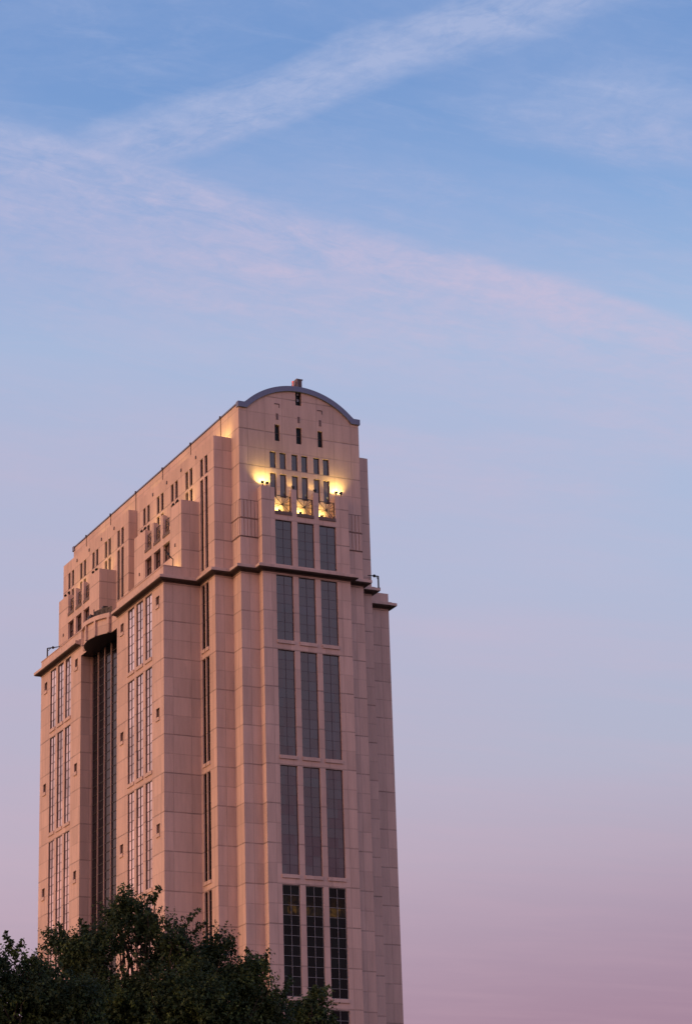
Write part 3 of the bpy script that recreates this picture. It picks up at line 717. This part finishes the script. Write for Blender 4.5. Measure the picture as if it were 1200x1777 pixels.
for x_, lab in ((-3.75, 'floodlight glowing behind the left fan grille of the front bay'), (-.35, 'floodlight glowing behind the middle fan grille of the front bay'), (3.15, 'floodlight glowing behind the right fan grille of the front bay')):
    floodlight((x_ - .25, .42, SILLZ + .05), (-.10, .80, .50), lab, 470, .36, .46, GF, 145)
GS = 'floodlights along the side of the tower'
for far in (0, 1):
    m_ = (lambda v: L - v) if far else (lambda v: v)
    nm = 'far' if far else 'near'
    ordn = (lambda k: k)
    left_is = 'far' if not far else 'near'
    for yy, lab in ((12.3, 'floodlight on the %s upper wing top at its outer pier' % nm), (14.0, 'floodlight leaning at the outer edge of the %s upper wing top, next to the bays' % nm),
                    (26.9, 'floodlight on the %s upper wing top at its inner pier' % nm), (25.4, 'floodlight beside the bays on the inner pier of the %s upper wing' % nm)):
        floodlight((-AB + .35, m_(yy), 125.9), (.75, 0, .6), lab, 110, .42, .6, GS, 120, 'lens_dim')
    for k, yy in enumerate((16.0, 19.7, 23.3)):
        floodlight((-AB + .7, m_(yy), 122.35), (.75, 0, .5), 'floodlight behind the %s open bay of the %s upper wing' % (('right', 'middle', 'left')[k if not far else 2 - k], nm), 110, .36, .4, GS, 150, 'lens_dim')
for k, yy in enumerate((5.6, 8.7, 22.5, 34.2, 46.0, 57.6)):
    floodlight((-A2 + .9, yy, ZS), (.85, 0, .45), 'small floodlight on the side roof ledge, number %s from the front gable' % ('one', 'two', 'three', 'four', 'five', 'six')[k], 260 if k == 0 else 150, .34, .4, GS, 140, 'lens_dim')
floodlight((-17.2, 12.2, 113.42), (.55, -.0, .85), 'floodlight on the near side terrace behind the parapet corner', 330, .42, .5, GS, 120, 'lens_dim')
floodlight((-17.3, 30.6, 113.65), (.55, .5, .7), 'dark floodlight at the right end of the curved balcony railing', 200, .75, .9, GS, 120, 'lens_dim')

# ------------------------------------------------------------------ davits, lamp arm, balcony screen
def tube(bm, p, q, r0, r1, n=8):
    p, q = Vector(p), Vector(q); d = (q - p).normalized(); a = d.orthogonal().normalized(); b = d.cross(a)
    A = [bm.verts.new(p + (a * math.cos(t) + b * math.sin(t)) * r0) for t in [2*math.pi*i/n for i in range(n)]]
    B = [bm.verts.new(q + (a * math.cos(t) + b * math.sin(t)) * r1) for t in [2*math.pi*i/n for i in range(n)]]
    for i in range(n): bm.faces.new([A[i], A[(i+1) % n], B[(i+1) % n], B[i]])
    bm.faces.new(list(reversed(A))); bm.faces.new(B)
def davit(base, top, arm, lab):
    r = bpy.data.objects.new('window_cleaning_davit', None); COL.objects.link(r); r.location = (base[0], base[1], base[2] + GZ)
    label(r, lab, 'davit', 'davits on the cornice')
    b0 = Vector(base); t = Vector(top) - b0; a = Vector(arm) - b0
    bm = BM(); tube(bm, (0, 0, 0), t, .13, .12); box(bm, -.22, .22, -.22, .22, 0, .08); newobj('post', bm, M['black'], r, gz=False)
    bm = BM(); tube(bm, t + (t - a) * .0, a, .10, .07); k = t + (a - t) * .18 - Vector((0, 0, .55)); tube(bm, k - (a - t) * .18 , t + (a - t) * .25, .05, .05)
    newobj('arm', bm, M['black'], r, gz=False)
    bm = BM(); bmesh.ops.create_uvsphere(bm, u_segments=10, v_segments=6, radius=.24, matrix=Matrix.Translation(t + (a - t) * .38)); newobj('pulley', bm, M['black'], r, gz=False)
davit((13.75, 3.75, 113.42), (13.75, 3.75, 115.35), (12.0, 3.75, 115.30), 'black davit crane at the right edge of the cornice against the sky')
davit((-18.2, 62.1, ZP + .13), (-18.2, 62.1, 117.1), (-15.6, 62.1, 117.75), 'black davit crane at the far left end of the parapet against the sky')
r = bpy.data.objects.new('bent_pipe_arm', None); COL.objects.link(r); r.location = (-17.0, 10.4, ZP + .12 + GZ)
label(r, 'dark bent pipe arm leaning over the near terrace parapet before the yellow-lit wall', 'pipe arm')
bm = BM(); pts_ = [(0, 0, 0), (.1, .1, 1.2), (-.35, .1, 1.55), (-1.0, .12, 2.4), (-1.3, .12, 2.55)]
for i in range(4): tube(bm, pts_[i], pts_[i+1], .07 if i < 2 else .10, .07 if i < 1 else .10)
newobj('pipe', bm, M['black'], r, gz=False)
bm = BM(); box(bm, -.85, -.45, .0, .24, 1.75, 2.1); newobj('arm_box', bm, M['black'], r, gz=False)
# dark round-topped screen standing on the balcony
sc_ = bpy.data.objects.new('round_topped_screen', None); COL.objects.link(sc_); sc_.location = (-18.4, 40.2, 113.62 + GZ)
label(sc_, 'dark round-topped screen standing behind the curved balcony railing', 'screen')
bm = BM(); prof = [(-.95, 0), (.95, 0), (.95, 2.0)] + [(.95 * math.cos(a), 2.0 + .75 * math.sin(a)) for a in [math.pi * i / 12 for i in range(1, 12)]] + [(-.95, 2.0)]
A = [bm.verts.new((x_, -.1, z_)) for x_, z_ in prof]; B = [bm.verts.new((x_, .1, z_)) for x_, z_ in prof]
bm.faces.new(A); bm.faces.new(list(reversed(B)))
for i in range(len(prof)): j = (i + 1) % len(prof); bm.faces.new([A[i], B[i], B[j], A[j]])
newobj('panel', bm, M['frame_dark'], sc_, gz=False)
bm = BM(); box(bm, -.9, .9, -.30, .30, 0, .10); newobj('foot', bm, M['black'], sc_, gz=False)
ps = bpy.data.objects.new('dark_service_post', None); COL.objects.link(ps); ps.location = (-17.9, 36.2, 113.62 + GZ)
label(ps, 'dark thick service post standing between the balcony railing panels', 'post')
bm = BM(); box(bm, -.28, .28, -.28, .28, 0, 2.7); newobj('post', bm, M['black'], ps, gz=False)
bm = BM(); box(bm, -.4, .4, -.36, .36, 2.7, 3.0); newobj('cap', bm, M['black'], ps, gz=False)

# ------------------------------------------------------------------ trees
def leafmat():
    m, t, b = mat('dark_leaves')
    oi = N('ShaderNodeNewGeometry', t); tcn = N('ShaderNodeTexCoord', t)
    nz = noise(tcn.outputs['Object'], 1.1, 3, .6, 0, t)
    c = ramp(nz, [(.38, (.030, .050, .018, 1)), (.54, (.052, .086, .024, 1)), (.68, (.15, .20, .045, 1))], t)
    c2 = mixc(oi.outputs['Random Per Island'], c, (.026, .042, .018, 1), t)
    link(c2, b.inputs['Base Color'], t); b.inputs['Roughness'].default_value = .7
    b.inputs['Specular IOR Level'].default_value = .25
    tr = N('ShaderNodeBsdfTranslucent', t); link(c2, tr.inputs[0], t)
    mx = N('ShaderNodeMixShader', t); mx.inputs[0].default_value = .18
    link(b.outputs[0], mx.inputs[1], t); link(tr.outputs[0], mx.inputs[2], t)
    link(mx.outputs[0], t.nodes['Material Output'].inputs[0], t); return m
LEAF = leafmat(); BARK = plain('bark', (.05, .038, .028), .95, nscale=5, var=.4)
def tree(base, lobes, seed, lab, nspr, leaf=.105, trunk_r=.3, name='tree'):
    """lobes: (x,y,z,rx,rz,density) ellipsoids in world metres"""
    rg = np.random.default_rng(seed); rd = random.Random(seed)
    root = bpy.data.objects.new(name, None); COL.objects.link(root); root.location = base; label(root, lab, 'tree', 'trees in the foreground')
    B0 = Vector(base); bm = BM()
    ztop = max(l[2] for l in lobes); cx = sum(l[0] for l in lobes) / len(lobes); cy = sum(l[1] for l in lobes) / len(lobes)
    fork = Vector((cx, cy, base[2] + (min(l[2] for l in lobes) - base[2]) * .72)) - B0
    def limb(p, q, r0, r1, n=5, w=.18):
        pr = Vector(p); rr = r0
        for i in range(1, n + 1):
            t = i / n; c = Vector(p).lerp(Vector(q), t) + Vector((rd.uniform(-w, w), rd.uniform(-w, w), rd.uniform(-w, w) * .5)) * (1 if i < n else 0); rn = r0 + (r1 - r0) * t
            tube(bm, pr, c, rr, rn, 7); pr, rr = c, rn
    tube(bm, (0, 0, -.1), (0, 0, .35), trunk_r * 1.45, trunk_r * 1.05, 10); limb((0, 0, .3), fork, trunk_r, trunk_r * .7, 6)
    for l in lobes:
        c = Vector(l[:3]) - B0; limb(fork, c, trunk_r * .26, .03, 7, .22)
        for k in range(6):
            a = rd.uniform(0, 6.28); e = rd.uniform(-.1, 1.0); q = c + Vector((math.cos(a) * math.cos(e) * l[3], math.sin(a) * math.cos(e) * l[3], math.sin(e) * l[4])) * .85
            limb(fork.lerp(c, rd.uniform(.45, 1)), q, .026, .008, 5, .12)
    newobj('trunk', bm, BARK, root, gz=False)
    # leafy sprigs spread through the lobes
    V, Fc = [], []; vol = np.array([l[3] * l[3] * l[4] * l[5] for l in lobes]) ** .8; vol /= vol.sum()
    allv = []
    for li, l in enumerate(lobes):
        n = int(nspr * vol[li]); d = rg.normal(size=(n, 3)); d /= np.linalg.norm(d, axis=1)[:, None]
        rad = rg.uniform(.12, 1, n) ** .55
        # clumping: pull sprigs towards random clump centres
        kc = max(8, n // 60); cd_ = rg.normal(size=(kc, 3)); cd_ /= np.linalg.norm(cd_, axis=1)[:, None]; cr = rg.uniform(.3, 1, kc) ** .5
        cpos = cd_ * cr[:, None]; pos = d * rad[:, None]; ci = rg.integers(0, kc, n)
        pos = pos * .38 + cpos[ci] * .62 + rg.normal(size=(n, 3)) * .035
        scl = np.array([l[3], l[3], l[4]]); c = np.array(l[:3]) - np.array(base)
        P0 = c + pos * scl
        out = pos / (np.linalg.norm(pos, axis=1)[:, None] + 1e-6)
        dirs = out * .8 + np.array([0, 0, .45]) + rg.normal(size=(n, 3)) * .45; dirs /= np.linalg.norm(dirs, axis=1)[:, None]
        # long leading shoots break the outline
        m = max(4, n // 90); sd2 = rg.normal(size=(m, 3)); sd2[:, 2] = np.abs(sd2[:, 2]) * .9 + .1; sd2 /= np.linalg.norm(sd2, axis=1)[:, None]
        k3 = 9; base3 = c + sd2 * scl * rg.uniform(.72, 1.0, m)[:, None]; d3 = sd2 * .6 + np.array([0, 0, .7]) + rg.normal(size=(m, 3)) * .35; d3 /= np.linalg.norm(d3, axis=1)[:, None]
        l3 = rg.uniform(.20, .60, m)
        for k in range(k3):
            P0 = np.concatenate([P0, base3 + d3 * (l3 * k / k3)[:, None] + rg.normal(size=(m, 3)) * .02])
            dd3 = d3 + rg.normal(size=(m, 3)) * .55; dd3 /= np.linalg.norm(dd3, axis=1)[:, None]; dirs = np.concatenate([dirs, dd3])
        n0_ = n; n = len(P0); shoot = np.arange(n) >= n0_
        nl = 11; ln = np.where(shoot, rg.uniform(.06, .16, n), rg.uniform(.22, .55, n))
        for k in range(nl):
            t = (k + 1) / nl; p = P0 + dirs * (ln * t)[:, None]
            side = rg.normal(size=(n, 3)); side -= dirs * (side * dirs).sum(1)[:, None] * .6; side /= np.linalg.norm(side, axis=1)[:, None]
            up = rg.normal(size=(n, 3)); wv = np.cross(side, up); wv /= np.linalg.norm(wv, axis=1)[:, None]
            s = leaf * rg.uniform(.6, 1.15, n) * (1.1 - .4 * t); hw = (s * .30)[:, None]; s = s[:, None]
            fold = np.cross(side, wv) * (s * .10)
            allv.append(np.stack([p, p + side * s * .38 + wv * hw + fold, p + side * s, p + side * s * .38 - wv * hw + fold], 1).reshape(-1, 3))
    Vn = np.concatenate(allv).astype(np.float32); nq = len(Vn) // 4
    me = bpy.data.meshes.new('crown'); me.vertices.add(len(Vn)); me.vertices.foreach_set('co', Vn.ravel())
    me.loops.add(nq * 4); me.loops.foreach_set('vertex_index', np.arange(nq * 4, dtype=np.int32))
    me.polygons.add(nq); me.polygons.foreach_set('loop_start', np.arange(0, nq * 4, 4, dtype=np.int32))
    me.update(calc_edges=True); me.materials.append(LEAF)
    o = bpy.data.objects.new('crown', me); COL.objects.link(o); o.parent = root
    return root
# positions: the view axis at the foreground is direction (.41,.91); e = right-hand unit vector
ex, ey = .905, -.425
def at(cx_, cy_, r_, z): return (cx_ + ex * r_, cy_ + ey * r_, z)
C1 = (-127.03, -254.07)      # under screen x=245
mpx = 1 / 70.0
def lob(pxx, pyy, rx, rz, dep=0, dens=1.0):
    r_ = (pxx - 245) * mpx; z = 13.27 - (pyy - 1550) * .01355
    return (C1[0] + ex * r_ + .42 * dep, C1[1] + ey * r_ + .91 * dep, z, rx, rz, dens)
tree((-126.7, -253.9, 0), [lob(248, 1640, .85, .85, .4, .30), lob(300, 1640, .5, .5, -.2, .6), lob(245, 1585, .62, .42, .2, 1.0), lob(205, 1600, .40, .5, .2, .8), lob(165, 1665, .95, .75, .1, 1.1), lob(115, 1650, .45, .45, .3, .9), lob(368, 1682, .75, .80, .2, .8),
    lob(325, 1668, .5, .55, -.1, .8), lob(415, 1705, .55, .6, .3, .8), lob(445, 1745, .70, .75, 0, 1.0), lob(300, 1760, 1.7, .95, -.2, 1.3), lob(160, 1770, 1.7, .95, 0, 1.3), lob(420, 1800, 1.3, .9, .2, 1.3), lob(245, 1900, 2.9, 1.7, 0, 1.0), lob(400, 1940, 2.2, 1.6, .3, .8)],
    11, 'tall dark leafy tree in front of the tower, its pointed crown reaching the windows', 24000)
tree((-133.0, -259.5, 0), [(-132.35, -260.5, 10.05, .50, .50, .8), (-131.75, -260.7, 9.9, .42, .38, .7), (-133.4, -260.2, 10.0, .8, .8, 1.1), (-132.2, -260.4, 9.35, 1.0, .75, 1.2), (-131.2, -260.8, 9.2, .8, .6, 1.1), (-133.6, -259.6, 8.4, 1.8, 1.3, 1.0), (-131.6, -260.4, 7.9, 1.6, 1.2, .9)],
    23, 'dark leafy tree at the lower left corner against the lilac sky', 9500, .10, .24)
tree((-119.3, -246.0, 0), [(-118.10, -244.95, 12.35, .42, .42, .8), (-118.55, -244.9, 11.75, .62, .55, 1.0), (-117.75, -245.1, 11.45, .45, .45, .9), (-119.5, -244.8, 11.5, .7, .5, 1.0), (-118.6, -245.2, 10.6, 1.5, .9, 1.1), (-119.9, -245.3, 9.6, 1.9, 1.4, .9)],
    37, 'smaller tree farther back whose top lump covers the lowest front windows', 6500, .12, .22)
